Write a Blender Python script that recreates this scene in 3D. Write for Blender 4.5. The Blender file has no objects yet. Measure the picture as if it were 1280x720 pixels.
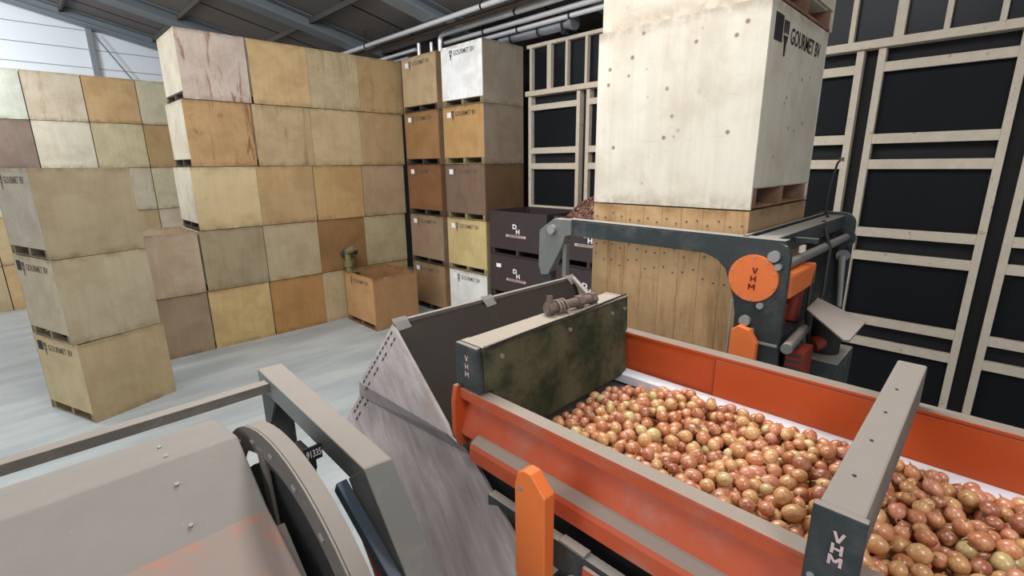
import bpy, bmesh, math, random
from mathutils import Vector, Matrix, noise
random.seed(7)
S = bpy.context.scene
COL = S.collection
CAMH = 3.70

# ------------------------------------------------------------------ helpers
def lin(r, g, b, k=1.0):
    f = lambda c: ((c/255)/12.92 if c/255 <= .04045 else ((c/255+.055)/1.055)**2.4)*k
    return (f(r), f(g), f(b), 1.0)

class MB:
    """collects geometry for ONE mesh"""
    def __init__(self): self.v = []; self.f = []; self.smooth = []
    def add(self, vs, fs, smooth=False):
        o = len(self.v); self.v += [tuple(v) for v in vs]
        for f in fs: self.f.append([i+o for i in f]); self.smooth.append(smooth)
        return self
    def box(self, x0, x1, y0, y1, z0, z1):
        return self.add([(x0,y0,z0),(x1,y0,z0),(x1,y1,z0),(x0,y1,z0),(x0,y0,z1),(x1,y0,z1),(x1,y1,z1),(x0,y1,z1)],
            [(0,3,2,1),(4,5,6,7),(0,1,5,4),(1,2,6,5),(2,3,7,6),(3,0,4,7)])
    def bar(self, a, b, w, h, up=(0,0,1)):
        a = Vector(a); b = Vector(b); d = (b-a).normalized(); up = Vector(up)
        s = d.cross(up).normalized(); u = s.cross(d).normalized()
        vs = [p+s*sx*w/2+u*sz*h/2 for p in (a,b) for sx,sz in ((-1,-1),(1,-1),(1,1),(-1,1))]
        return self.add(vs, [(0,1,2,3),(7,6,5,4),(0,4,5,1),(1,5,6,2),(2,6,7,3),(3,7,4,0)])
    def prism(self, poly, off):
        """3D polygon extruded by vector off"""
        off = Vector(off); n = len(poly); p = [Vector(q) for q in poly]
        vs = p+[q+off for q in p]
        fs = [tuple(range(n))[::-1], tuple(range(n,2*n))]+[(i,(i+1)%n,(i+1)%n+n,i+n) for i in range(n)]
        return self.add(vs, fs)
    def tube(self, pts, r, n=12, cap=True):
        pts = [Vector(q) for q in pts]; rings = []; prev = None
        for i, q in enumerate(pts):
            d = (pts[min(i+1,len(pts)-1)]-pts[max(i-1,0)]).normalized()
            if prev is None:
                a = Vector((0,0,1)) if abs(d.z) < .9 else Vector((1,0,0)); s = d.cross(a).normalized()
            else:
                s = prev-d*prev.dot(d); s.normalize()
            prev = s; u = d.cross(s); rr = r[i] if isinstance(r,(list,tuple)) else r
            rings.append([q+(s*math.cos(t)+u*math.sin(t))*rr for t in [2*math.pi*k/n for k in range(n)]])
        vs = [v for g in rings for v in g]; fs = []
        for i in range(len(pts)-1):
            for k in range(n): fs.append((i*n+k,i*n+(k+1)%n,(i+1)*n+(k+1)%n,(i+1)*n+k))
        self.add(vs, fs, True)
        if cap:
            self.add(rings[0], [tuple(range(n))[::-1]]); self.add(rings[-1], [tuple(range(n))])
        return self
    def disc(self, c, axis, r, t, n=32):
        c = Vector(c); a = Vector(axis).normalized()
        return self.tube([c, c+a*t], r, n)
    def ring(self, c, axis, r0, r1, t, n=72):
        c = Vector(c); a = Vector(axis).normalized(); s = a.cross(Vector((0,0,1))).normalized(); u = s.cross(a)
        vs = []
        for k in range(n):
            th = 2*math.pi*k/n; d = s*math.cos(th)+u*math.sin(th)
            vs += [c+d*r0, c+d*r1, c+d*r1+a*t, c+d*r0+a*t]
        fs = []
        for k in range(n):
            i = 4*k; j = 4*((k+1)%n)
            for e in range(4): fs.append((i+e, j+e, j+(e+1)%4, i+(e+1)%4))
        return self.add(vs, fs, True)
    def mesh(self, name, origin=(0,0,0)):
        me = bpy.data.meshes.new(name); o = Vector(origin)
        me.from_pydata([Vector(v)-o for v in self.v], [], self.f)
        bm = bmesh.new(); bm.from_mesh(me); bmesh.ops.recalc_face_normals(bm, faces=bm.faces); bm.to_mesh(me); bm.free()
        me.polygons.foreach_set('use_smooth', self.smooth)
        if any(self.smooth): me.set_sharp_from_angle(angle=.7)
        return me
    def build(self, name, mat, root=None, bevel=0, label=None, color=None):
        o = bpy.data.objects.new(name, self.mesh(name, base(root) if root else (0,0,0)))
        COL.objects.link(o)
        for m in (mat if isinstance(mat,(list,tuple)) else [mat]): o.data.materials.append(m)
        if root: o.parent = root
        if label: o['label'] = label
        if color: o.color = color
        if bevel:
            b = o.modifiers.new('bevel','BEVEL'); b.width = bevel; b.segments = 2; b.limit_method = 'ANGLE'
        return o

def base(o):
    v = Vector((0,0,0))
    while o is not None: v = v+o.location; o = o.parent
    return v

def thing(name, label, cat, loc=(0,0,0), rz=0, group=None):
    o = bpy.data.objects.new(name, None); COL.objects.link(o); o.empty_display_size = .1
    o.location = loc; o.rotation_euler = (0,0,rz); o['label'] = label; o['category'] = cat
    if group: o['group'] = group
    return o
def tag(o, label, cat, group=None, kind=None):
    o['label'] = label; o['category'] = cat
    if group: o['group'] = group
    if kind: o['kind'] = kind
    return o
def struct(o, label=None, cat=None):
    o['kind'] = 'structure'
    if label: o['label'] = label; o['category'] = cat
    return o

_txt = {}
def text2d(body, size=1.0, bold=0.0, cx=1.0):
    key = (body, bold)
    if key not in _txt:
        cu = bpy.data.curves.new('letters','FONT'); cu.body = body; cu.size = 1; cu.offset = bold
        cu.align_x = 'CENTER'; cu.align_y = 'CENTER'; cu.space_line = .8; cu.resolution_u = 3
        ob = bpy.data.objects.new('letters', cu); COL.objects.link(ob)
        dg = bpy.context.evaluated_depsgraph_get()
        me = bpy.data.meshes.new_from_object(ob.evaluated_get(dg))
        _txt[key] = ([v.co.copy() for v in me.vertices], [tuple(q.vertices) for q in me.polygons])
        bpy.data.objects.remove(ob); bpy.data.meshes.remove(me); bpy.data.curves.remove(cu)
    v, f = _txt[key]
    return [(q.x*size*cx, q.y*size) for q in v], f
def put2d(mb, vs, fs, o, right, up, lift=.002):
    o = Vector(o); r = Vector(right); u = Vector(up); n = r.cross(u).normalized()
    return mb.add([o+r*a+u*b+n*lift for a,b in vs], fs)
STROKES = {'V':[((-.36,.5),(0,-.5)),((.36,.5),(0,-.5))],'H':[((-.34,.5),(-.34,-.5)),((.34,.5),(.34,-.5)),((-.34,0),(.34,0))],
           'M':[((-.42,-.5),(-.42,.5)),((.42,-.5),(.42,.5)),((-.42,.45),(0,-.15)),((.42,.45),(0,-.15))]}
def put_block(mb, ch, size, o, right, up, w=.24, lift=.003):
    """heavy block capital drawn with straight strokes"""
    for k, ((ax,ay),(bx,by)) in enumerate(STROKES[ch]):
        L = math.hypot(bx-ax, by-ay); nx, ny = -(by-ay)/L*w/2, (bx-ax)/L*w/2
        q_ = [(ax+nx,ay+ny),(bx+nx,by+ny),(bx-nx,by-ny),(ax-nx,ay-ny)]
        put2d(mb, [(a*size*.72,b*size*.72) for a,b in q_], [(0,1,2,3)], o, right, up, lift+k*.00006)
    return mb
def put_text(mb, body, size, o, right, up, bold=0, cx=1.0, lift=.003):
    v, f = text2d(body, size, bold, cx); return put2d(mb, v, f, o, right, up, lift)

# ------------------------------------------------------------------ materials
class NT:
    def __init__(self, name):
        self.m = bpy.data.materials.new(name); self.m.use_nodes = True
        self.t = self.m.node_tree; self.n = self.t.nodes; self.b = self.n['Principled BSDF']
    def new(self, ty, **kw):
        x = self.n.new(ty)
        for k, v in kw.items(): setattr(x, k, v)
        return x
    def link(self, a, b): self.t.links.new(a, b)
    def val(self, sock, v):
        if hasattr(v, 'is_linked') or isinstance(v, bpy.types.NodeSocket): self.link(v, sock)
        else: sock.default_value = v
    def math(self, op, a, b=0.0):
        x = self.new('ShaderNodeMath', operation=op); self.val(x.inputs[0], a); self.val(x.inputs[1], b); return x.outputs[0]
    def mix(self, f, a, b, blend='MIX'):
        x = self.new('ShaderNodeMix', data_type='RGBA', blend_type=blend)
        self.val(x.inputs[0], f); self.val(x.inputs[6], a); self.val(x.inputs[7], b); return x.outputs[2]
    def noise(self, vec, scale, detail=4, rough=.6, dist=0):
        x = self.new('ShaderNodeTexNoise'); x.inputs['Scale'].default_value = scale; x.inputs['Detail'].default_value = detail
        x.inputs['Roughness'].default_value = rough; x.inputs['Distortion'].default_value = dist
        if vec is not None: self.link(vec, x.inputs['Vector'])
        return x.outputs['Fac']
    def ramp(self, f, lo, hi, a=0.0, b=1.0):
        x = self.new('ShaderNodeMapRange', interpolation_type='SMOOTHSTEP'); self.val(x.inputs[0], f)
        for i, v in zip((1,2,3,4), (lo,hi,a,b)): x.inputs[i].default_value = v
        return x.outputs[0]
    def obj(self, jitter=True, scale=(1,1,1)):
        tc = self.new('ShaderNodeTexCoord'); mp = self.new('ShaderNodeMapping'); self.link(tc.outputs['Object'], mp.inputs['Vector'])
        mp.inputs['Scale'].default_value = scale
        if jitter:
            oi = self.new('ShaderNodeObjectInfo'); m = self.math('MULTIPLY', oi.outputs['Random'], 37.0)
            c = self.new('ShaderNodeCombineXYZ')
            for i in range(3): self.link(m, c.inputs[i])
            self.link(c.outputs[0], mp.inputs['Location'])
        return mp.outputs[0]
    def attr(self, name):
        return self.new('ShaderNodeAttribute', attribute_type='OBJECT', attribute_name=name).outputs['Fac']
    def bump(self, h, strength=.2, dist=.01):
        x = self.new('ShaderNodeBump'); x.inputs['Strength'].default_value = strength; x.inputs['Distance'].default_value = dist
        self.link(h, x.inputs['Height']); self.link(x.outputs[0], self.b.inputs['Normal'])
    def done(self, color, rough=.7, metal=0.0, spec=.4):
        self.val(self.b.inputs['Base Color'], color); self.val(self.b.inputs['Roughness'], rough)
        self.b.inputs['Metallic'].default_value = metal; self.b.inputs['Specular IOR Level'].default_value = spec
        return self.m

def simple(name, col, rough=.6, metal=0.0, var=.15, scale=8, spec=.4):
    t = NT(name); v = t.obj(); n = t.noise(v, scale)
    dark = tuple(c*(1-var) for c in col[:3])+(1,); lite = tuple(min(1,c*(1+var)) for c in col[:3])+(1,)
    return t.done(t.mix(n, dark, lite), rough, metal, spec)

def ply_material():
    t = NT('plywood'); oi = t.new('ShaderNodeObjectInfo'); base_c = oi.outputs['Color']
    v = t.obj(); g = t.noise(t.obj(scale=(7,7,.5)), 2.2, 5, .65, .4); g2 = t.noise(t.obj(scale=(1,1,7)), 3.4, 5, .65)
    big = t.noise(v, 2.1, 6, .62, .3); fine = t.noise(v, 9, 5, .7)
    c = t.mix(t.ramp(big, .38, .68, 0, .75), t.mix(1.0, base_c, (1.04,1.04,1.05,1), 'MULTIPLY'), t.mix(1.0, base_c, (.80,.76,.72,1), 'MULTIPLY'))
    c = t.mix(t.ramp(g, .35, .75, 0, .35), c, t.mix(1.0, base_c, (.74,.70,.66,1), 'MULTIPLY'))
    c = t.mix(t.ramp(g2, .60, .70, 0, .35), c, t.mix(1.0, base_c, (.72,.68,.64,1), 'MULTIPLY'))
    c = t.mix(t.ramp(fine, .62, .74, 0, .4), c, t.mix(1.0, base_c, (.66,.61,.56,1), 'MULTIPLY'))
    # handling dirt along the top and bottom edges of the sheets
    tc = t.new('ShaderNodeTexCoord'); sz = t.new('ShaderNodeSeparateXYZ'); t.link(tc.outputs['Object'], sz.inputs[0])
    ed = t.math('MAXIMUM', t.ramp(sz.outputs['Z'], .13, .0), t.ramp(sz.outputs['Z'], 1.14, 1.23))
    dirt = t.math('MULTIPLY', ed, t.ramp(t.noise(v, 5, 5, .7), .36, .62, 0, .75))
    c = t.mix(dirt, c, t.mix(1.0, base_c, (.52,.46,.40,1), 'MULTIPLY'))
    # rust-brown water stains with ragged vertical edges
    st = t.noise(t.obj(scale=(3.2,3.2,.55)), 1.6, 6, .72, .6)
    s = t.math('MULTIPLY', t.ramp(st, .53, .66, 0, .85), t.attr('stain'))
    c = t.mix(s, c, lin(118,72,34))
    # dark knots
    vo = t.new('ShaderNodeTexVoronoi'); vo.inputs['Scale'].default_value = 8.5; vo.inputs['Randomness'].default_value = 1
    t.link(v, vo.inputs['Vector'])
    k = t.math('MULTIPLY', t.math('SUBTRACT', 1.0, t.ramp(vo.outputs['Distance'], .07, .17)), t.math('MULTIPLY', t.attr('knot'), t.ramp(t.noise(v, 3.1, 1), .40, .52, 0, .8)))
    c = t.mix(k, c, lin(112,92,66))
    t.bump(g, .12, .004)
    return t.done(c, .72, 0, .25)

def dusty(name, paint, dust=(138,130,122), bare=.25, rough=.5, lo=.55, hi=.85):
    """painted steel with pale dust settled on its upward faces"""
    t = NT(name); v = t.obj(jitter=False); n = t.noise(v, 5, 6, .7); n2 = t.noise(v, 26, 4, .7)
    ge = t.new('ShaderNodeNewGeometry'); sx = t.new('ShaderNodeSeparateXYZ'); t.link(ge.outputs['Normal'], sx.inputs[0])
    up = t.ramp(sx.outputs['Z'], lo, hi)
    side = t.math('MULTIPLY', t.ramp(n, .45, .75), bare)
    f = t.math('MAXIMUM', up, side)
    f = t.math('MULTIPLY', f, t.ramp(n2, .15, .45, .82, 1))
    d = t.mix(n, lin(*dust, .9), lin(*dust, 1.08))
    c = t.mix(f, lin(*paint), d)
    t.bump(n2, .15, .003)
    return t.done(c, t.ramp(f, 0, 1, rough, .9), 0, .35)

M = {}
M['ply'] = ply_material()
M['ink'] = simple('black_print', lin(42,38,38), .8)
M['fadedink'] = simple('faded_print', lin(96,84,72), .9)
M['sticker'] = simple('white_sticker', lin(238,240,244), .5, var=.04)
M['whiteprint'] = simple('white_print', lin(225,225,228), .6, var=.05)
M['plastic'] = simple('dark_brown_board', lin(60,50,51), .55, var=.2, scale=3)
M['timber'] = None
t = NT('sawn_timber'); g = t.noise(t.obj(scale=(2,2,2)), 5, 5); k = t.noise(t.obj(), 9, 2)
c = t.mix(g, lin(192,178,158), lin(222,210,192)); c = t.mix(t.ramp(k,.66,.74,0,.6), c, lin(150,124,96)); M['timber'] = t.done(c, .8, 0, .2)
M['blackpanel'] = simple('black_film_panel', lin(25,27,30), .6, var=.12, scale=2, spec=.12)
M['glass'] = simple('dark_glazing', lin(24,26,31), .3, var=.05, spec=.14)
M['dust'] = dusty('dust_grey_sheet', (112,106,99), (146,138,130), .6, .8)
M['frame'] = dusty('dark_teal_steel', (50,56,57), (146,138,130), .22)
M['wheel'] = dusty('dusty_brown_steel', (94,88,82), (146,138,130), .4, .8)
M['frame_grey'] = dusty('grey_green_steel', (108,110,106), (148,140,132), .45)
M['tipper'] = dusty('tipper_steel', (50,57,58), (148,144,136), .22, .45)
M['orange'] = dusty('orange_paint', (192,82,38), (144,132,120), .12, .42)
M['orange_dusty'] = dusty('orange_paint_dusty', (190,84,50), (156,144,132), .40, .55, .30, .9)
M['orange_clean'] = simple('bright_orange_paint', lin(228,118,58), .45, var=.06)
M['green'] = None
t = NT('green_sheet_dust'); v = t.obj(jitter=False); n = t.noise(v, 5, 7, .72)
tc = t.new('ShaderNodeNewGeometry'); sx = t.new('ShaderNodeSeparateXYZ'); t.link(tc.outputs['Normal'], sx.inputs[0])
c = t.mix(t.ramp(n,.36,.66), lin(38,52,34), lin(94,92,70)); c = t.mix(t.ramp(sx.outputs['Z'],.5,.85), c, lin(166,156,142)); M['green'] = t.done(c, .75, 0, .3)
M['rubber'] = simple('black_rubber', lin(32,31,31), .7)
M['hopper'] = simple('brown_rubber_sheet', lin(38,32,28), .75, var=.2, scale=4, spec=.15)
M['hopper_tan'] = simple('tan_board', lin(120,102,88), .7)
M['steel'] = simple('bright_steel', lin(190,192,196), .3, .9)
M['pipe'] = simple('galvanised_pipe', lin(236,237,240), .25, .3, .05, spec=.7)
M['copper'] = simple('brown_pipe', lin(96,78,62), .5, .2)
M['zinc'] = simple('zinc_duct', lin(168,172,180), .4, .6)
M['belt'] = simple('grey_belt', lin(92,88,82), .7)
M['strip'] = simple('white_belt_edge', lin(236,240,248), .3, var=.05)
M['red'] = simple('dark_red_print', lin(110,20,14), .6)
M['pink'] = simple('worn_pale_print', lin(205,178,172), .6, var=.3, scale=60)
M['chaff'] = None
M['cable'] = simple('black_cable', lin(40,38,38), .6)
M['rust'] = simple('rusty_iron', lin(112,96,88), .85, 0, .35, 30)
M['twine'] = simple('baling_twine', lin(150,138,120), .9)
M['olive'] = simple('olive_plastic', lin(112,106,74), .6)
M['radiator'] = simple('red_radiator', lin(140,52,36), .6)
# weathered plank sheet
t = NT('weathered_planks'); v = t.obj(jitter=False); 
def dotc(vec):
    x_ = t.new('ShaderNodeVectorMath', operation='DOT_PRODUCT'); t.link(v, x_.inputs[0]); x_.inputs[1].default_value = vec; return x_.outputs['Value']
cb_ = t.new('ShaderNodeCombineXYZ'); t.link(t.math('MULTIPLY', dotc((-.32,-.93,-.18)), 1.2), cb_.inputs[0]); t.link(t.math('MULTIPLY', dotc((-.40,.32,-.86)), 9.0), cb_.inputs[1])
g = t.noise(cb_.outputs[0], 2.2, 6, .7, .3)
n = t.noise(v, 2.2, 3)
c = t.mix(t.ramp(g,.22,.82), lin(132,124,122), lin(170,162,160)); c = t.mix(t.ramp(n,.55,.75,0,.5), c, lin(136,116,104)); t.bump(g,.12,.003)
M['plank'] = t.done(c, .85, 0, .2)
# worn hood: dust with orange paint showing through
t = NT('dusty_hood'); v = t.obj(jitter=False); n = t.noise(v, 7, 6, .75); n2 = t.noise(v, 30, 3)
c = t.mix(n, lin(136,130,123), lin(152,146,139)); c = t.mix(t.ramp(n2,.68,.76,0,.25), c, lin(182,177,171)); t.bump(n2,.1,.003); M['hood'] = t.done(c, .9, 0, .2)
t = NT('worn_orange_hood'); v = t.obj(jitter=False); n = t.noise(v, 6, 6, .75)
c = t.mix(t.ramp(n,.44,.72,0,.8), lin(146,132,123), lin(190,116,92)); M['hood_worn'] = t.done(c, .8, 0, .25)
# floor
t = NT('wet_concrete'); tc = t.new('ShaderNodeTexCoord'); mp = t.new('ShaderNodeMapping'); t.link(tc.outputs['Object'], mp.inputs[0])
mp.inputs['Rotation'].default_value = (0,0,.6); mp.inputs['Scale'].default_value = (.35,1.6,1)
n = t.noise(mp.outputs[0], 1.1, 6, .62, .4); n2 = t.noise(tc.outputs['Object'], 2.5, 5, .7)
c = t.mix(t.ramp(n,.35,.68), lin(150,158,162), lin(174,180,181)); c = t.mix(t.ramp(n2,.56,.74,0,.4), c, lin(154,151,145))
M['floor'] = t.done(c, t.ramp(n2,.35,.65,.28,.55), 0, .4)
# white wall panels
M['white'] = simple('white_cladding', lin(240,246,252), .5, var=.03, scale=.6)
M['ceil'] = simple('fibre_roof_sheet', lin(132,124,120), .85, var=.12, scale=1.2)
M['rafter'] = simple('blue_grey_steel', lin(138,146,152), .6, var=.06, scale=1)
M['purlin'] = simple('dusty_purlin', lin(96,92,90), .8)
M['darkwall'] = simple('dark_wall', lin(34,34,37), .8)
M['seam'] = simple('grey_seal', lin(120,128,138), .7)
M['caster'] = simple('dark_steel', lin(58,62,66), .5)
M['bolt'] = simple('zinc_bolt', lin(152,152,150), .5, .3)

# ------------------------------------------------------------------ camera
cam = bpy.data.cameras.new('camera'); co = bpy.data.objects.new('camera', cam); COL.objects.link(co)
r = Vector((0.7043339248, -0.7098060032, -0.0094424682)); d = Vector((-0.1816579415, -0.1673668066, -0.9690143159)); f = Vector((0.6862318228, 0.6842249556, -0.2468240172))
mm = Matrix.Identity(4)
for i in range(3): mm[i][0] = r[i]; mm[i][1] = -d[i]; mm[i][2] = -f[i]
mm[2][3] = CAMH
co.matrix_world = mm
FPX = 606.363
cam.sensor_width = 36; cam.lens = FPX/1280*36; cam.clip_start = .05; cam.clip_end = 200
S.camera = co
def project(p):
    q = Vector(p)-Vector((0,0,CAMH)); z = q.dot(f)
    if z < .05: return None
    return 640+FPX*q.dot(r)/z, 360+FPX*q.dot(d)/z, z

# ------------------------------------------------------------------ room shell
RZ = lambda x: 8.72-.216*x                                  # underside of the roof sheets
struct(MB().box(-14,10.2,-8,21.2,-.1,0).build('floor', M['floor']), 'pale wet concrete floor of the onion store', 'floor')
wb = MB().box(-14,10.2,21,21.2,0,12.5).build('wall_back', M['white']); struct(wb, 'white clad end wall above the far crates', 'wall')
sm = MB()
for z in (6.24,6.76,7.30,7.84,8.38,8.92): sm.box(-14,10,20.985,21.001,z-.008,z+.008)
sm.build('panel_seam', M['seam'], wb)
MB().box(2.44,2.58,20.86,20.99,0,8.0).build('wall_post', M['rafter'], wb)
MB().tube([(2.6,20.8,7.75),(3.5,20.8,6.3)], .02, 6).build('brace_rod', M['seam'], wb)
MB().tube([(2.0,20.85,8.6),(2.0,20.85,8.2)], .05, 8).build('hanging_conduit', M['white'], wb)
struct(MB().box(10,10.2,-8,21,0,7).build('wall_right', M['darkwall']), 'dark side wall behind the timber framing', 'wall')
cm = MB().prism([(-14,-8,RZ(-14)),(10.4,-8,RZ(10.4)),(10.4,-8,RZ(10.4)+.12),(-14,-8,RZ(-14)+.12)], (0,29.3,0))
ce = cm.build('ceiling', M['ceil']); struct(ce, 'sloping grey roof of fibre sheets', 'ceiling')
for i, y in enumerate((3.6,7.4,11.5,15.4,19.3)):
    MB().prism([(-14,y,RZ(-14)-.012),(10.2,y,RZ(10.2)-.012),(10.2,y,RZ(10.2)-.001),(-14,y,RZ(-14)-.001)], (0,.04,0)).build('sheet_joint', M['darkwall'], ce)
for y in (2.0,5.9,9.75,13.4,17.2,20.6):
    q = MB()
    for (h0,h1,w) in ((-.30,-.27,.5),(-.27,-.03,.06),(-.03,-.003,.5)):
        q.prism([(-14,y-w/2,RZ(-14)+h0),(10,y-w/2,RZ(10)+h0),(10,y-w/2,RZ(10)+h1),(-14,y-w/2,RZ(-14)+h1)], (0,w,0))
    struct(q.build('rafter_beam', M['rafter']), 'blue-grey steel roof beam sloping down to the right', 'beam')['group'] = 'roof beams'
for x in (-2.4,-.3,1.9,4.1,6.15,8.2):
    q = MB().box(x-.03,x+.03,-7,20.9,RZ(x)-.14,RZ(x)-.012)
    struct(q.build('purlin_beam', M['purlin']), 'narrow roof purlin running above the steel beams', 'beam')['group'] = 'roof purlins'

# pipes under the eaves
def pipe(name, label, pts, r, mat='pipe', clips=()):
    o = MB().tube(pts, r, 16).build(name, M[mat]); tag(o, label, 'pipe')
    for c_ in clips:
        MB().tube([(c_[0],c_[1],c_[2]-r-.012),(c_[0],c_[1],RZ(c_[0])-.01)], .012, 6).build('hanger_rod', M['cable'], o)
        MB().ring((c_[0],c_[1]-.02,c_[2]),(0,1,0),r,r+.012,.04,16).build('clamp', M['cable'], o)
    return o
def bend(x, y, z, dz, r=.12, n=6):
    """quarter bend from a run along -Y at (x, y) down to z-dz"""
    return [(x, y+r*math.sin(t), z-r+r*math.cos(t)) for t in [math.pi/2*k/n for k in range(n+1)]]+[(x, y+r, z-dz)]
pipe('steel_pipe','highest bright steel pipe running the length of the wall',[(7.25,-4,6.77),(7.25,20.5,6.77)],.055,'pipe',[(7.25,y,6.77) for y in (3.2,8,12.6)])
pipe('brown_pipe','brown pipe between the highest steel pipe and the next one',[(7.52,-4,6.72),(7.52,20.5,6.72)],.045,'copper')
pipe('steel_pipe','bright steel pipe that bends down beside the white crate top',[(7.8,-4,6.69),(7.8,10.0,6.69)]+bend(7.8,10.0,6.69,.5),.055,'pipe',[(7.8,y,6.69) for y in (4.8,7.6)])
pipe('steel_pipe','third steel pipe, running just under the bent pipe',[(8.02,-4,6.57),(8.02,10.2,6.57)],.05,'pipe',[(8.02,y,6.57) for y in (5.6,8.8)])
pipe('steel_pipe','lowest bright steel pipe above the timber framing',[(8.18,-4,6.48),(8.18,9.0,6.48)],.05,'pipe',[(8.18,y,6.48) for y in (6.5,7.9)])
pipe('steel_pipe','short upright steel pipe stub above the narrow crate column, nearer the corner',[(7.70,10.85,6.62),(7.70,10.85,6.20)],.045)
pipe('steel_pipe','short upright steel pipe stub beside the pipe bend',[(7.86,10.55,6.62),(7.86,10.55,6.20)],.045)
pipe('steel_pipe','steel pipe ending at the upright stubs, going on into the corner',[(7.70,11.0,6.50),(7.70,20,6.50)],.045)
pipe('steel_pipe','lowest steel pipe behind the crate wall corner',[(7.9,11.6,6.44),(7.9,20,6.44)],.045)
dk = thing('air_duct','grey air duct lying over the timber framing','duct',(8.34,7.5,6.24))
MB().tube([(8.36,8.6,6.40),(8.36,6.62,6.40)],.105,20).build('duct_body',M['zinc'],dk)
for y in (8.2,7.4,6.75): MB().ring((8.34,y-.02,6.40),(0,1,0),.121,.135,.04,20).build('clamp',M['cable'],dk)
for y in (8.2,6.75): MB().box(8.28,8.40,y-.05,y+.05,6.225,6.29).build('foot',M['cable'],dk)
MB().tube([(8.34,6.62,6.40),(8.34,6.5,6.40)],[.12,.15],20).build('nozzle',M['zinc'],dk)
MB().box(8.27,8.33,7.1,7.2,6.50,6.60).build('valve_handle',M['radiator'],dk)

# ------------------------------------------------------------------ timber ventilation wall
RX = 8.5
def bay(y1, label):
    y0 = y1-1.44; t = thing('timber_wall_bay', label, 'wall frame', (RX,(y0+y1)/2,0))
    for a in (y0, y1-.085): MB().box(RX,RX+.15,a,a+.085,0,5.16).build('post',M['timber'],t,.004)
    for z0, z1 in ((4.86,4.98),(3.93,4.06),(3.59,3.72),(2.65,2.78),(2.31,2.44),(1.36,1.49),(1.03,1.16),(.08,.21)):
        MB().box(RX+.004,RX+.06,y0+.085,y1-.085,z0,z1).build('slat',M['timber'],t,.004)
    for z0, z1 in ((4.02,4.9),(2.74,3.63),(1.45,2.35),(.17,1.07)):
        MB().box(RX+.10,RX+.12,y0+.085,y1-.085,z0,z1).build('dark_panel',M['blackpanel'],t)
    return t
for y1, l in ((7.90,'timber framed wall bay beside the white-topped crate column'),(6.30,'timber framed wall bay seen as a strip left of the tall pale crate'),
              (4.70,'timber framed wall bay hidden mostly behind the tall pale crate'),(3.09,'timber framed wall bay just right of the tall pale crate'),
              (1.49,'timber framed wall bay fully in view on the right of the tipper'),(-.11,'timber framed wall bay cut by the right edge of the photo')):
    bay(y1, l)
uf = thing('clerestory_frame','timber clerestory framing with dark glazing above the wall bays','wall frame',(RX,3.5,5.16))
MB().box(RX-.05,RX+.15,-1.9,7.95,5.165,5.27).build('sill_beam',M['timber'],uf,.004)
MB().box(RX,RX+.12,-1.9,7.95,6.15,6.22).build('top_plate',M['timber'],uf,.004)
y = 7.86; k = 0
while y > -1.8:
    w = .11 if k % 4 == 1 else .06
    MB().box(RX,RX+.10,y-w,y,5.27,6.15).build('stud',M['timber'],uf,.003); y -= .50; k += 1
MB().box(RX+.11,RX+.13,-1.9,7.95,5.27,6.15).build('glazing',M['glass'],uf)
MB().box(RX+.0,RX+.02,6.87,6.99,5.28,5.55)  # (stud paint is part of the stud)
ub = MB().box(RX+.16,RX+.24,-2.0,8.0,0,6.1).build('trim_1',M['darkwall']); struct(ub,'dark lining behind the timber bays','wall')

# ------------------------------------------------------------------ crates
def crate_meshes(lx, ly, lz, inner=True):
    key = (lx,ly,lz)
    if key in crate_meshes.c: return crate_meshes.c[key]
    X, Y = lx/2, ly/2; w = .02
    b = MB()
    b.box(-X,X,-Y,-Y+w,0,lz); b.box(-X,X,Y-w,Y,0,lz)                # closed sides reach the ground
    b.box(X-w,X,-Y+w,Y-w,.14,lz)                                     # far end
    b.box(-X+w,X-w,-Y+w,Y-w,.13,.15)                                 # bottom
    for sx in (-1,1):
        for sy in (-1,1):                                            # corner battens inside
            b.box(sx*(X-w)-(.05 if sx>0 else 0), sx*(X-w)+(.05 if sx<0 else 0), sy*(Y-w)-(.05 if sy>0 else 0), sy*(Y-w)+(.05 if sy<0 else 0), .15, lz-.05)
    fr = MB().box(-X,-X+w,-Y+w,Y-w,.14,lz)                           # end with the print
    p = MB()
    for yy in (-Y+w+.03, -.035, Y-w-.10): p.box(-X+.01,X-.01,yy,yy+.07,.022,.13)
    p.box(-X+.01,-X+.11,-Y+w,Y-w,.004,.022); p.box(X-.11,X-.01,-Y+w,Y-w,.004,.022)
    crate_meshes.c[key] = (b.mesh('body'), fr.mesh('end_panel'), p.mesh('pallet_base'))
    return crate_meshes.c[key]
crate_meshes.c = {}
def shade(c, k): return (c[0]*k, c[1]*k, c[2]*k, 1)

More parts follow.
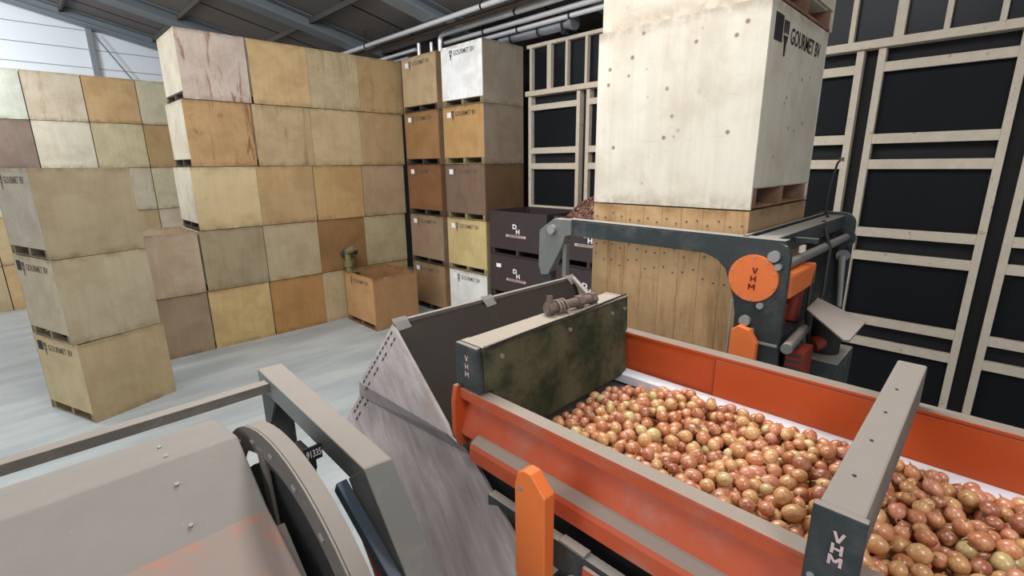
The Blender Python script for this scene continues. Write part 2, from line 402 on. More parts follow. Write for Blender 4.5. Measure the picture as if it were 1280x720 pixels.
def crate(label, x, y, z, size, col, front=None, rz=0, stain=0, knot=0, printed=False, sticker=False, plate=False, ink='fadedink', group='onion storage crates', base_col=None, name='wooden_crate', text=None):
    lx, ly, lz = size; t = thing(name, label, 'crate', (x,y,z), rz, group)
    mb, mf, mp = crate_meshes(lx, ly, lz)
    for nm, me, c_ in (('body',mb,col),('end_panel',mf,front or col),('pallet_base',mp,base_col or shade(col,.75))):
        o = bpy.data.objects.new(nm, me); COL.objects.link(o); o.parent = t
        if not me.materials: me.materials.append(M['ply'])
        o.color = c_; o['stain'] = float(stain)*(.15 if nm == 'end_panel' and front else 1); o['knot'] = float(knot)
        if nm == 'end_panel': ep = o
        if nm == 'end_panel' and front: o['label'] = 'end panel in a different tone'
    X, Y = -lx/2, ly/2; R_ = (0,-1,0); U_ = (0,0,1)
    zt = lz-.16
    def lp(mbx, nm, mat, lab=None):
        o = bpy.data.objects.new(nm, mbx.mesh(nm)); COL.objects.link(o); o.parent = ep; o.data.materials.append(M[mat])
        if lab: o['label'] = lab
    if printed:
        g = MB(); put_text(g, 'GOURMET BV', .135, (X,-.10,zt), R_, U_, .012, .82)
        # small plant emblem before the name: three leaves over a tapering stem
        ex = .335
        for q in (-.035,0,.035): put2d(g, [(q-.011,.0),(q+.011,.0),(q+.014,.075),(q-.014,.075)], [(0,1,2,3)], (X,ex,zt), R_, U_, .003)
        put2d(g, [(-.045,-.012),(.045,-.012),(.02,-.06),(.012,-.13),(-.012,-.13),(-.02,-.06)], [(0,5,2),(0,2,1),(5,4,3),(5,3,2)], (X,ex,zt), R_, U_, .003)
        lp(g, 'lettering', ink)
    if sticker: lp(MB().box(X-.004,X-.0005,.40,.54,zt-.06,zt+.05), 'label_sticker', 'sticker', 'white paper label')
    if plate: lp(MB().box(X-.004,X-.0005,.405,.545,zt-.06,zt+.09), 'label_plate', 'ink', 'plain black square')
    return t

def c8(r_, g_, b_, sat=.92):
    m_ = (r_+g_+b_)/3
    return lin(*[m_+(v_-m_)*sat for v_ in (r_,g_,b_)])
CW = (1.184,1.40,1.226); P = 1.24; YW = 11.17+.70
# tall stacked wall: rows from the bottom, each (left edges, colours, stains)
rows = [
 ([1.19,2.40,3.61,4.80,5.99],[(150,130,104),(194,166,112),(170,126,76),(176,156,120),(168,142,100)],[.1,0,.1,0,0]),
 ([1.20,2.42,3.62,4.81,6.00],[(176,156,130),(156,142,112),(172,156,124),(140,104,64),(170,156,120)],[.1,.25,0,.3,0]),
 ([2.45,3.64,4.85,6.05],[(194,174,130),(176,146,102),(182,148,98),(168,144,112)],[0,.1,0,.1]),
 ([2.50,3.72,4.91,6.10],[(176,142,98),(176,156,118),(184,164,124),(178,148,108)],[.95,.6,0,.1]),
 ([2.55,3.78,4.97,6.16],[(190,174,162),(194,164,118),(184,166,130),(178,148,106)],[.95,.25,.35,.3])]
ordn = ['first','second','third','fourth','fifth']
rname = ['bottom row','second row up','third row up','fourth row up','top row']
for i,(xs,cs,ss) in enumerate(rows):
    n = len(xs)
    for j,(x,c_,s) in enumerate(zip(xs,cs,ss)):
        extra = {(4,0):'pinkish-grey rust-streaked',(3,0):'brown rust-stained',(0,1):'yellowish',(0,2):'orange-brown',(1,3):'dark brown',(1,0):'open-topped pinkish'}.get((i,j),'tan')
        crate('%s crate in the tall stacked wall, %s, %s from left' % (extra, rname[i], ordn[j]),
              x+CW[0]/2+.005, YW, i*P, CW, c8(*c_), c8(214,206,184), 0, s, base_col=c8(92,84,76), group='crates of the tall stacked wall')
# far wall of crates
YB = 18.4+.70
cols_b = [(176,156,120),(190,180,156),(200,186,160),(190,158,112),(196,186,152),(182,160,120)]
for i in range(5):
    for j in range(6):
        x = -1.79+1.205*j
        rr = random.Random(i*10+j); c_ = cols_b[(i*2+j*3)%6]
        if i == 4: c_ = [(170,150,120),(196,200,184),(196,182,158),(192,158,112),(196,188,158),(180,160,120)][j]
        if i == 3: c_ = [(150,130,110),(130,112,100),(202,194,172),(194,182,144),(182,150,104),(180,160,120)][j]
        crate('plywood crate in the far wall of crates, %s, %s from left' % (rname[i], (ordn+['sixth'])[j]),
              x+.6, YB, i*P, CW, c8(*c_), None, 0, .35 if (i,j) in ((4,2),(2,3)) else .05, base_col=c8(100,88,76), group='crates of the far wall')
# narrow column in the corner and the column with the white top crate
CN = (1.20,1.40,1.233)
nc = [((150,112,70),(156,124,82)),((140,112,84),(156,128,98)),((120,84,56),(142,92,54)),((140,104,70),(168,122,70)),((160,124,84),(196,168,124))]
for i,(a,b) in enumerate(nc):
    crate('plywood crate in the narrow corner column, %s%s' % (rname[i].replace('row','tier'), ', reddish brown' if i == 2 else ''), 7.22+.6, 10.25, i*P, CN, c8(*a,sat=.8), c8(*b,sat=.8), 0, .1, printed=True, sticker=True,
          base_col=c8(70,66,62), group='crates of the corner column')
wc = [((160,145,120),(226,226,218),'white-ended'),((176,150,104),(208,182,118),'yellow-ended'),((112,82,54),(126,100,80),'dark brown'),((146,128,108),(196,150,88),'amber-ended'),((154,140,122),(250,252,252),'white-ended')]
for i,(a,b,w_) in enumerate(wc):
    crate('%s plywood crate in the column beside the corner one, %s' % (w_, rname[i].replace('row','tier')), 7.22+.6, 8.68, i*P, CN, c8(*a,sat=.8), c8(*b,sat=.8), 0, 0, printed=True, sticker=True,
          ink='ink' if i in (3,4) else 'fadedink', base_col=c8(150,136,100), group='crates of the white-topped column')
# free-standing stack on the left
for i,(lab,x,y,rz,a,b) in enumerate((
    ('pale yellow plywood crate standing on the floor, bottom of the free-standing stack of three',.565,9.84,.345,(164,144,108),(188,168,128)),
    ('plywood crate in the middle of the free-standing stack of three on the left',.55,9.86,.305,(160,148,120),(176,162,136)),
    ('grey-tan plywood crate on top of the free-standing stack of three on the left',.55,9.88,.285,(148,134,106),(166,156,138)))):
    crate(lab, x, y, i*P, (1.17,1.26,1.233), c8(*a), c8(*b), rz, .08, printed=True, plate=i<2, group='crates of the free-standing stack')
# open tan crate in front of the crate wall
crate('open empty tan crate standing alone on the floor near the corner', 5.87, 10.35, 0, (1.16,1.36,1.236), c8(158,118,80), c8(190,146,98), 0, .1, printed=True, group='onion storage crates')
# centre pile at the tipper
CC = (1.21,1.25,1.238)
cx, cy = 3.3+.625, 1.13+.605
crate('large pale knotty plywood crate with black lettering, above the tipper', cx, cy, 3.40, CC, c8(226,218,200), c8(204,196,176), math.pi/2, 0, 1, printed=True, plate=True, ink='ink', group='pale crates on the tipper', base_col=c8(150,118,92))  # end panel toned darker than the body, weaker light put into its colour
crate('pale knotty plywood crate cut off by the top edge of the photo', cx+.03, cy-.01, 4.645, CC, c8(222,212,194), c8(206,194,172), math.pi/2, 0, .8, group='pale crates on the tipper', base_col=c8(140,104,84))  # end panel colour lowered again for its less lit side
# lower crate: vertical boards, nailed
t = thing('wooden_crate','brown vertical-board crate clamped in the tipper under the pale crate','crate',(cx,cy,2.155))
q = MB()
nb = 8
x0, x1, y0, y1 = 3.3, 4.55, 1.13, 2.34
for k in range(nb):
    a = y0+(y1-y0)*k/nb; b = y0+(y1-y0)*(k+1)/nb-.002
    q.box(x0,x0+.02,a,b,2.16,3.39); q.box(x1-.02,x1,a,b,2.16,3.39)
q.box(x0+.02,x1-.02,y1-.02,y1,2.16,3.39); q.box(x0+.02,x1-.02,y0+.02,y1-.02,2.2,2.22)
o = q.build('body',M['ply'],t,color=c8(194,156,110)); o['stain'] = .5; o['knot'] = .25
q = MB().box(x0+.02,x1-.02,y0,y0+.02,2.16,3.18); q.box(x0+.02,x0+.62,y0,y0+.02,3.184,3.39); q.box(x0+.626,x1-.02,y0,y0+.02,3.184,3.39)
o = q.build('end_panel',M['ply'],t,color=c8(164,134,98)); o['stain'] = .2; o['knot'] = .1
q = MB()
for zz, sh in ((3.305,.03),(3.07,.03),(2.94,.06)):
    for k in range(nb*2):
        yy = y0+(y1-y0)*(k+.5)/(nb*2); q.disc((x0-.003,yy,zz+random.uniform(-sh,sh)),(1,0,0),.008,.004,8)
q.build('nail',M['rust'],t)

# dark crates with the DH mark
def dh(label, y, z, heap=False):
    lx, ly, lz = 1.2, 1.6, .918
    t = thing('dark_crate', label, 'crate', (7.0+lx/2,y,z), 0, 'dark brown crates with white print')
    mb, mf, mp = crate_meshes(lx, ly, lz)
    for nm, me in (('body',mb),('end_panel',mf),('pallet_base',mp)):
        o = bpy.data.objects.new(nm, me.copy()); COL.objects.link(o); o.parent = t; o.data.materials.clear(); o.data.materials.append(M['plastic'])
        if nm == 'end_panel': ep = o
    g = MB(); X = -lx/2; R_ = (0,-1,0); U_ = (0,0,1)
    put_text(g,'D',.125,(X,.06,.62),R_,U_,.045,1.3); put_text(g,'H',.125,(X,-.03,.525),R_,U_,.045,1.2)
    o = bpy.data.objects.new('lettering', g.mesh('lettering')); COL.objects.link(o); o.parent = ep; o.data.materials.append(M['whiteprint'])
    g = MB(); g.add([Vector((X-.0025,.31,.455)),Vector((X-.0025,-.25,.455)),Vector((X-.0025,-.25,.405)),Vector((X-.0025,.31,.405))],[(0,1,2,3)]); o_ = bpy.data.objects.new('name_strip', g.mesh('name_strip')); COL.objects.link(o_); o_.parent = ep; o_.data.materials.append(M['pink']); g = MB(); put_text(g,'ONIONPRODUCTS',.052,(X,.03,.43),R_,U_,.02,1.0,.005)
    o = bpy.data.objects.new('lettering', g.mesh('lettering')); COL.objects.link(o); o.parent = ep; o.data.materials.append(M['plastic'])
    return t
for y, s in ((6.83,'left'),(5.05,'right')):
    for i in range(3):
        w = ('bottom','middle','topmost')[i]
        t = dh('dark crate with white letters, %s of the %s' % (w, 'stack beside the white-topped column' if s == 'left' else 'stack topped with onion skins'), y, i*.925)
        if s == 'left' and i == 1:
            MB().box(6.9955,6.9995,7.30,7.44,1.42+.16,1.50+.16).build('label_sticker',M['sticker'],t)
# heap of skins in the right dark stack
t = NT('onion_skins'); ge = t.new('ShaderNodeNewGeometry')
rp = t.new('ShaderNodeValToRGB'); t.link(ge.outputs['Random Per Island'], rp.inputs[0])
e = rp.color_ramp.elements; e[0].color = lin(96,62,52); e[1].color = lin(196,160,138); e.new(.5).color = lin(142,100,84)
M['chaff'] = t.done(rp.outputs[0], .7)
q = MB(); rr = random.Random(3)
def hz(u, v): return 2.60+.50*max(0,(1-abs(u)**3))*max(0,(1-abs(v)**3))
N_ = 14
vs = []; fs = []
for a in range(N_+1):
    for b in range(N_+1):
        u = -1+2*a/N_; v = -1+2*b/N_; vs.append((7.6+u*.57, 5.05+v*.77, hz(u,v)-.02))
for a in range(N_):
    for b in range(N_): fs.append((a*(N_+1)+b,(a+1)*(N_+1)+b,(a+1)*(N_+1)+b+1,a*(N_+1)+b+1))
q.add(vs, fs)
for k in range(3500):
    u = rr.uniform(-1,1); v = rr.uniform(-1,1); c_ = Vector((7.6+u*.56,5.05+v*.76,hz(u,v)+rr.uniform(-.01,.03)))
    a = Vector((rr.gauss(0,1),rr.gauss(0,1),rr.gauss(0,.6))).normalized(); b = a.orthogonal(); b.rotate(Matrix.Rotation(rr.uniform(0,6.3),3,a)); s = rr.uniform(.012,.034)
    cr = a.cross(b)
    q.add([c_-a*s-b*s*.5, c_+a*s-b*s*.4+cr*s*.5, c_+a*s*.8+b*s*.6, c_-a*s*.7+b*s*.5+cr*s*.4], [(0,1,2,3)])
tag(q.build('onion_skins', M['chaff']), 'heap of dry brown onion skins filling the dark crate', 'onion skins', kind='stuff')
# olive fittings hung on the rim of the open crate
t = thing('pipe_fitting','olive and grey pipe fittings piled on the rim corner of the open crate','fitting',(5.36,10.92,1.24))
MB().box(5.27,5.60,10.66,11.06,1.237,1.247).build('base',M['olive'],t)
MB().tube([(5.34,10.86,1.247),(5.34,10.86,1.34),(5.34,10.86,1.36),(5.34,10.86,1.48),(5.34,10.86,1.50),(5.34,10.86,1.66)],[.075,.07,.10,.10,.075,.07],16).build('upright_fitting',M['olive'],t)
MB().tube([(5.34,10.86,1.66),(5.34,10.84,1.73),(5.37,10.74,1.77),(5.42,10.62,1.83)],[.07,.085,.085,.07],16).build('elbow',M['olive'],t)
MB().tube([(5.46,11.0,1.247),(5.46,11.0,1.36),(5.46,11.0,1.38),(5.46,11.0,1.56)],[.10,.085,.11,.11],16).build('socket',M['olive'],t)
MB().tube([(5.33,11.12,1.62),(5.38,11.02,1.70),(5.46,10.88,1.73),(5.50,10.76,1.69)],[.06,.08,.085,.07],14).build('grey_hose',M['caster'],t)

# ------------------------------------------------------------------ box tipper
T = thing('crate_tipper','dark steel crate tipper with orange round cover and long arm round the brown crate','machine',(4.1,1.8,0))
def plate_yz(pts, x0, x1, nm, mat, bev=.004, lab=None):
    return MB().prism([(x0,a,b) for a,b in pts], (x1-x0,0,0)).build(nm, M[mat], T, bev, lab)
def arc(cy, cz, r, a0, a1, n=8): return [(cy+r*math.cos(math.radians(a0+(a1-a0)*k/n)), cz+r*math.sin(math.radians(a0+(a1-a0)*k/n))) for k in range(n+1)]
near = [(2.46,3.25),(2.44,3.13),(1.34,3.12)]+[(1.25,3.09),(1.19,3.03),(1.16,2.95),(1.12,2.84),(1.105,2.75),(1.09,2.2),(1.09,0)]+[(.82,0),(.82,3.08)]+arc(.92,3.14,.10,180,90,6)
plate_yz(near, 3.15, 3.19, 'side_frame', 'tipper')
MB().prism([(3.13,a,b) for a,b in ((2.44,3.135),(2.44,3.26),(2.62,3.26),(2.78,3.15),(2.79,2.84),(2.76,2.76),(2.68,2.77),(2.53,3.03),(2.50,3.12))],(.08,0,0)).build('arm_end',M['frame_grey'],T,.006)
MB().prism([(3.15,.86,3.245),(3.15,2.50,3.262),(3.15,2.50,3.255),(3.15,.86,3.236)],(.10,0,0)).build('arm_flange',M['tipper'],T)
MB().box(3.15,3.22,2.66,2.76,0,2.80).build('column',M['tipper'],T,.004)
MB().box(3.15,3.20,2.50,2.54,1.9,3.05).build('strut',M['frame_grey'],T,.004)
RC = MB().disc((3.125,1.01,3.00),(1,0,0),.146,.028,48).build('round_cover',M['orange_clean'],T,.004,'bright orange disc with dark red letters')
q = MB()
for ch, zz in (('V',3.052),('H',3.0),('M',2.948)): put_block(q, ch, .052, (3.125,1.005-(zz-3)*.1,zz), (0,-1,0), (0,0,1))
q.build('lettering',M['red'],RC)
for k in range(10):
    a = 2*math.pi*k/10+.3; MB().disc((3.120,1.01+.132*math.cos(a),3.0+.132*math.sin(a)),(1,0,0),.006,.01,8).build('cover_screw',M['bolt'],RC)
for yy, zz, rr_ in ((.905,3.15,.034),(1.03,2.72,.034),(.99,2.66,.02),(.95,2.835,.02),(2.63,3.17,.04),(.875,3.09,.02)):
    MB().disc((3.10 if yy > 2 else 3.12,yy,zz),(1,0,0),rr_,.03,16).build('pivot_bolt',M['bolt'],T,.004)
MB().tube([(3.13,1.12,2.84),(3.13,1.115,2.2)],.008,6).build('chain',M['bolt'],T)
MB().box(3.14,3.15,.83,1.10,2.585,2.60).build('seam_ridge',M['bolt'],T)
MB().prism([(3.08,a,b) for a,b in ((1.09,2.3),(1.09,2.66),(1.05,2.695),(.98,2.68),(.93,2.60),(.93,2.3))],(.05,0,0)).build('guard_plate',M['orange_clean'],T,.005,'orange guard with cut corner')
farp = [(1.20,0),(1.20,3.10)]+arc(1.10,3.17,.10,0,90,5)+arc(.95,3.17,.10,90,180,5)+[(.85,0)]
plate_yz(farp, 5.05, 5.09, 'side_frame', 'tipper')
# beams and rollers between the side frames
MB().box(3.19,5.05,.93,1.07,3.13,3.245).build('top_beam',M['tipper'],T,.01)
MB().box(3.19,5.05,1.09,1.115,3.20,3.255).build('edge_rail',M['tipper'],T,.004)
MB().tube([(3.19,.90,3.06),(5.05,.90,3.06)],.032,16).build('axle',M['frame_grey'],T)
q = MB().ring((5.02,.93,3.05),(1,0,0),.05,.10,.03,20)
for k in range(8):
    a = 2*math.pi*k/8; q.disc((5.0,.93+.09*math.cos(a),3.05+.09*math.sin(a)),(1,0,0),.014,.03,8)
q.build('axle_flange',M['caster'],T)
MB().tube([(3.22,.98,2.90),(3.95,.98,2.90)],.085,24).build('motor_cover',M['orange_clean'],T,0,'orange drum cover')
MB().prism([(3.22,.815,2.88),(3.22,.96,2.88),(3.22,.96,3.02),(3.22,.815,3.035)],(.55,0,0)).build('gear_housing',M['orange_clean'],T,.015,'orange gear housing')
q = MB()
for k, (a,b,c_) in enumerate(((3.35,.95,2.72),(3.6,.98,2.62),(3.75,.93,2.70))): q.tube([(a,b,c_-.10),(a+.05,b,c_+.12)],.055,14)
q.build('gear_motor',M['radiator'],T)
MB().box(3.22,3.9,.86,1.05,1.6,2.6).build('motor_bracket',M['caster'],T,.01)
for a in ((3.5,.80,2.88),): MB().add(*(lambda m_: (m_.v, m_.f))(MB().bar((3.62,.79,2.50),(3.62,.79,3.21),.03,.05).bar((3.60,.79,3.20),(3.60,.92,3.20),.04,.03))).build('hoop_guard',M['tipper'],T)
MB().tube([(5.0,.90,2.90),(4.98,.86,2.45)],[.028,.018],12).build('hydraulic_ram',M['bolt'],T)
MB().disc((5.0,.90,2.90),(1,0,0),.05,.04,16).build('ram_pivot',M['bolt'],T)
MB().tube([(4.4,.95,3.25),(4.3,.86,3.05),(4.2,.84,2.75),(4.05,.84,2.45),(4.0,.82,2.2)],.014,8).build('hydraulic_hose',M['cable'],T)
MB().tube([(3.75,.83,3.02),(3.62,.80,2.7),(3.60,.76,2.50),(3.66,.66,2.462),(3.75,.62,2.50)],.013,8).build('hydraulic_hose',M['cable'],T)
MB().tube([(4.75,1.0,3.245),(4.72,1.02,3.32),(4.76,1.02,3.5),(4.80,1.0,3.68),(4.82,.98,3.72)],.009,8).build('aerial_cable',M['cable'],T)
MB().disc((4.82,.98,3.70),(0,0,1),.02,.03,8).build('cable_plug',M['olive'],T)
# platform carrying the brown crate
MB().box(3.22,5.05,1.16,2.62,2.06,2.15).build('platform',M['tipper'],T,.006)
for xx in (3.3,4.9): MB().box(xx-.05,xx+.05,2.45,2.55,0,2.06).build('leg',M['tipper'],T,.006)
# power pack beside the tipper
W = thing('power_pack','dark steel cabinet and grey tilted tray beside the tipper plate','machine',(3.7,.6,0))
MB().box(3.50,3.95,.56,.82,0,2.44).build('cabinet',M['tipper'],W,.008)
q = MB()
for k in range(2): q.disc((3.495,.745-.025*k,2.38),(1,0,0),.012,.01,10)
q.build('badge',M['bolt'],W)
MB().tube([(3.72,.69,2.44),(3.72,.69,2.66)],.09,16).build('pump_motor',M['rubber'],W)
MB().tube([(3.60,.74,2.50),(3.80,.62,2.56)],.05,14).build('gear_pump',M['radiator'],W)
MB().prism([(3.53,.785,2.75),(3.86,.80,2.758),(3.48,.453,2.75),(3.06,.455,2.742),(3.05,.48,2.742)],(0,0,.012)).build('tray',M['dust'],W,.002,'grey dusty sheet tray')
MB().tube([(3.66,.70,2.64),(3.60,.68,2.752)],.02,8).build('tray_stem',M['caster'],W)
R2 = thing('oil_cooler','red slatted oil cooler with a grey roller on top','machine',(3.36,.8,0))
q = MB().box(3.24,3.46,.70,.80,0,2.55)
q.build('body',M['radiator'],R2)
q = MB()
for k in range(9):
    z = 2.20+k*.04; q.box(3.235,3.242,.705,.795,z,z+.014)
q.build('grille',M['caster'],R2)
MB().tube([(3.12,.77,2.60),(3.62,.80,2.60)],.033,14).build('roller',M['frame_grey'],R2)
MB().box(3.30,3.36,.75,.82,2.54,2.58).build('roller_bracket',M['caster'],R2)

# ------------------------------------------------------------------ onion conveyor
XN, XF, YE, YN = 1.09, 2.14, 1.40, -1.2
V = thing('onion_conveyor','orange trough conveyor carrying the onions, with dusty grey cross beam','conveyor',(1.6,.2,0))
def along(poly, y0, y1): return MB().prism([(a,y0,b) for a,b in poly], (0,y1-y0,0))
# near side wall: lip, recess, face, ledge
along([(1.09,2.855),(1.145,2.855),(1.145,2.60),(1.13,2.60),(1.13,2.838),(1.09,2.838)],YN,YE-.02).build('side_rim',M['orange_dusty'],V,.003)
along([(1.09,2.838),(1.0905,2.812),(1.132,2.792),(1.088,2.665),(1.088,2.655),(1.14,2.655),(1.14,2.838)],YN,YE-.02).build('side_wall',M['orange_dusty'],V)
along([(1.128,2.690),(1.085,2.685),(1.052,2.672),(1.045,2.655),(1.045,2.600),(1.128,2.600)],YN,YE-.12).build('side_ledge',M['orange_dusty'],V)
MB().prism([(1.075,YE-.02,2.865),(1.150,YE-.02,2.865),(1.150,YE-.02,2.60),(1.085,YE-.02,2.60),(1.062,YE-.02,2.66),(1.062,YE-.02,2.80)],(0,.025,0)).build('end_flange',M['orange'],V,.003)
along([(1.10,2.598),(1.14,2.598),(1.14,2.40),(1.10,2.40)],YN,YE-.04).build('under_panel',M['rubber'],V)
along([(1.000,2.555),(1.035,2.555),(1.035,2.549),(1.006,2.549),(1.006,2.30),(1.000,2.30)],YN,1.13).build('frame_rail',M['tipper'],V,.004)
MB().box(.995,1.03,.70,.80,2.556,2.568).build('rail_clip',M['frame_grey'],V,.003)
MB().box(.985,.999,-1.2,.70,2.05,2.538).build('lower_panel',M['orange_dusty'],V,.003)
MB().tube([(1.0,.74,2.44),(.95,.72,2.44)],.03,14).build('shaft_end',M['frame_grey'],V)
# far side wall with two sheets
along([(2.085,2.86),(2.15,2.86),(2.15,2.60),(2.105,2.64),(2.105,2.845),(2.085,2.845)],YN,YE+.06).build('side_rim',M['orange'],V,.003)
along([(2.100,2.845),(2.100,2.655),(2.075,2.635),(2.075,2.615),(2.106,2.615),(2.106,2.845)],.795,YE+.06).build('side_wall',M['orange'],V)
along([(2.088,2.842),(2.088,2.650),(2.10,2.640),(2.10,2.842)],YN,.79).build('side_wall',M['orange'],V,.002)
along([(2.035,2.648),(2.088,2.664),(2.088,2.63),(2.035,2.60)],YN,YE).build('belt_edge',M['strip'],V,.004,'white edge strip of the belt')
along([(1.146,2.635),(1.185,2.62),(1.185,2.58),(1.146,2.58)],YN,YE-.05).build('belt_edge',M['strip'],V,.003,'white edge strip of the belt')
MB().box(1.15,2.05,YN,YE-.03,2.56,2.585).build('belt',M['belt'],V)
MB().box(1.15,2.05,YN+.05,YE-.08,2.40,2.55).build('belt_bed',M['caster'],V)
along([(2.10,2.60),(2.15,2.60),(2.15,2.35),(2.10,2.35)],YN,YE).build('frame_rail',M['frame'],V,.004)
for xx, yy in ((1.12,1.2),(2.12,1.2),(1.12,-1.0),(2.12,-1.0)): MB().box(xx-.03,xx+.03,yy-.03,yy+.03,0,2.42).build('leg',M['frame'],V,.004)
# header box across the end
HP = MB().prism([(1.085,1.25,2.868),(1.085,1.395,2.868),(1.085,1.395,3.045),(1.085,1.27,3.045)],(.025,0,0)).build('header_end_plate',M['frame'],V,.008,'dark blue-grey end plate')
MB().prism([(1.152,1.235,2.64),(1.152,1.39,2.64),(1.152,1.39,3.045),(1.152,1.262,3.045)],(.928,0,0)).build('header_box',M['green'],V,.006,'dusty green sheet box')
MB().prism([(1.11,1.255,2.868),(1.11,1.39,2.868),(1.11,1.39,3.045),(1.11,1.262,3.045)],(.042,0,0)).build('header_shoulder',M['green'],V)
MB().prism([(2.08,1.255,2.868),(2.08,1.39,2.868),(2.08,1.39,3.045),(2.08,1.262,3.045)],(.016,0,0)).build('header_end_cap',M['green'],V)
MB().box(1.112,2.088,1.250,1.262,3.046,3.054).build('header_lip',M['dust'],V,.002)
q = MB()
for ch, zz in (('V',2.995),('H',2.962),('M',2.93)): put_block(q, ch, .030, (1.085,1.325,zz), (0,-1,0), (0,0,1), .2)
q.build('lettering',M['pink'],HP)
for xx in (1.20,1.62,1.95,2.06): MB().disc((xx,1.262,2.99),(0,-1,0),.010,.012,8).build('header_screw',M['bolt'],V)
# cross beam over the onions
MB().box(1.075,2.12,.082,.165,2.862,3.01).build('cross_beam',M['dust'],V,.006,'dust-covered grey box beam')
BP = MB().box(1.055,1.075,.075,.172,2.80,3.012).build('beam_end_plate',M['frame'],V,.004,'dark end plate with worn letters')
q = MB()
for ch, zz in (('V',2.958),('H',2.930),('M',2.902)): put_block(q, ch, .033, (1.055,.118,zz), (0,-1,0), (0,0,1))
q.build('lettering',M['pink'],BP)
for xx in (1.22,1.42,1.62,1.82): MB().disc((xx,.13,3.008),(0,0,1),.004,.005,8).build('beam_rivet',M['caster'],V)
for yy in (.155,.09): MB().disc((1.052,yy,2.84),(1,0,0),.008,.006,8).build('plate_screw',M['bolt'],V)
# orange guard post standing beside the near rail
MB().prism([(.90,a,b) for a,b in ((.895,0),(.895,2.77),(.882,2.815),(.86,2.83),(.83,2.83),(.775,2.775),(.775,0))],(.045,0,0)).build('guard_post',M['orange_clean'],V,.004,'bright orange upright with sloped top')
MB().box(.945,1.0,.80,.86,2.40,2.45).build('post_bracket',M['frame'],V)
MB().disc((.897,.872,2.765),(1,0,0),.008,.006,10).build('post_bolt',M['bolt'],V)
# shaft with twine lying on the header box
q = thing('iron_shaft','rusty iron shaft with nuts lying on the dusty green header box','shaft',(1.68,1.335,3.06))
MB().tube([(1.56,1.345,3.078),(1.86,1.30,3.078)],.022,12).build('rod',M['rust'],q)
for s in (.02,.2,.62,.9):
    a = Vector((1.56,1.345,3.078)).lerp(Vector((1.86,1.30,3.078)), s); b = Vector((.30,-.045,0)).normalized()
    MB().tube([a,a+b*.03],.031,6).build('nut',M['rust'],q)
MB().tube([(1.58,1.34,3.09),(1.585,1.345,3.135)],.014,8).build('stud_bolt',M['rust'],q)
tw = MB()
for k in range(3):
    c_ = Vector((1.62+.02*k,1.336-.003*k,3.078)); pts = []
    for j in range(17):
        a = 2*math.pi*j/16; pts.append(c_+Vector((.004*math.sin(2*a),.030*math.cos(a),.030*math.sin(a))))
    tw.tube(pts,.004,6,False)
tw.tube([(1.66,1.31,3.06),(1.65,1.28,3.056),(1.66,1.262,3.06),(1.72,1.256,3.06),(1.80,1.262,3.06),(1.86,1.28,3.055),(1.87,1.31,3.06),(1.84,1.33,3.10)],.004,6)
tag(tw.build('twine',M['twine']),'loop of pale twine wound round the rusty shaft','twine')
tag(MB().tube([(1.13,1.244,3.052),(1.3,1.245,3.056),(1.5,1.246,3.058),(1.66,1.243,3.058),(1.9,1.256,3.060),(2.08,1.262,3.060)],.004,6).build('cable',M['cable']),'thin black cable along the front edge of the green header box','cable')

# ------------------------------------------------------------------ feed hopper with plank side
Hq = thing('feed_hopper','dark funnel hopper with a weathered grey plank side feeding the conveyor','hopper',(1.6,1.9,0))
A = Vector((1.42,2.41,2.80)); Pp = Vector((.895,.872,2.51)); D = Vector((-.24,.19,-.5))
nrm = (Pp-A).cross(D).normalized()
if nrm.x > 0: nrm = -nrm
def PL(s, t, off=0): return A.lerp(Pp, s)+D*t+nrm*off
q = MB()
q.prism([PL(0,0),PL(0,.72),PL(.62,.02),PL(.58,0)], -nrm*.02)                        # upper board
q.build('plank_side',M['plank'],Hq,.002,'weathered grey wooden side')
q = MB().prism([PL(0,.72,-.0),PL(.62,.02,-.0),PL(.70,.0,-.045),PL(0,.86,-.045)], -nrm*.015)
q.build('plank_fold',M['plank'],Hq)
q = MB().prism([PL(0,.86,-.045),PL(.70,0,-.045),PL(1,0,-.03),PL(1,1.3,-.03),PL(0,1.3,-.045)], -nrm*.02)
q.build('plank_side',M['plank'],Hq,.002,'weathered grey wooden side')
for k in range(17):
    t_ = .05+.058*k
    for s_ in (.03,.075):
        if k % 3 == 2 and s_ > .05: continue
        off = 0 if t_ < .66 else -.043
        a = PL(s_, t_, off+.002); MB().bar(a, a+D*.03+Vector((-.004,-.01,0)), .010, .006, nrm).build('staple',M['caster'],Hq)
# back wall, right wall, rims
B0 = A+Vector((.02,0,0)); B1 = Vector((3.08,2.37,2.80))
MB().prism([B0,B1,Vector((2.45,1.52,2.30)),Vector((1.14,1.50,2.30))],(0,.015,.004)).build('back_wall',M['hopper'],Hq)
MB().prism([B1,Vector((2.40,1.58,2.80)),Vector((2.20,1.50,2.62)),Vector((2.45,1.52,2.30))],(.015,.0,.01)).build('right_wall',M['hopper_tan'],Hq)
MB().bar(B0,B1,.03,.03).build('back_rim',M['dust'],Hq,.004)
MB().bar(B1,(2.40,1.58,2.80),.03,.03).build('right_rim',M['dust'],Hq,.004)
for s in (.015,.43,.97):
    a = B0.lerp(B1,s); MB().prism([a+Vector((-.05,-.02,.012)),a+Vector((.05,-.02,.012)),a+Vector((.055,-.07,-.05)),a+Vector((-.03,-.08,-.06))],(0,.02,.02)).build('rim_clamp',M['frame_grey'],Hq,.006)
MB().bar(B0.lerp(B1,.45)+Vector((0,-.03,-.03)),Vector((1.70,1.56,2.36)),.05,.02,(0,-.5,1)).build('wall_rib',M['hopper'],Hq,.004)
for xx, yy, z1 in ((1.55,2.30,2.7),(2.95,2.34,2.7)): MB().box(xx,xx+.06,yy+.06,yy+.12,0,z1).build('leg',M['frame'],Hq,.004)

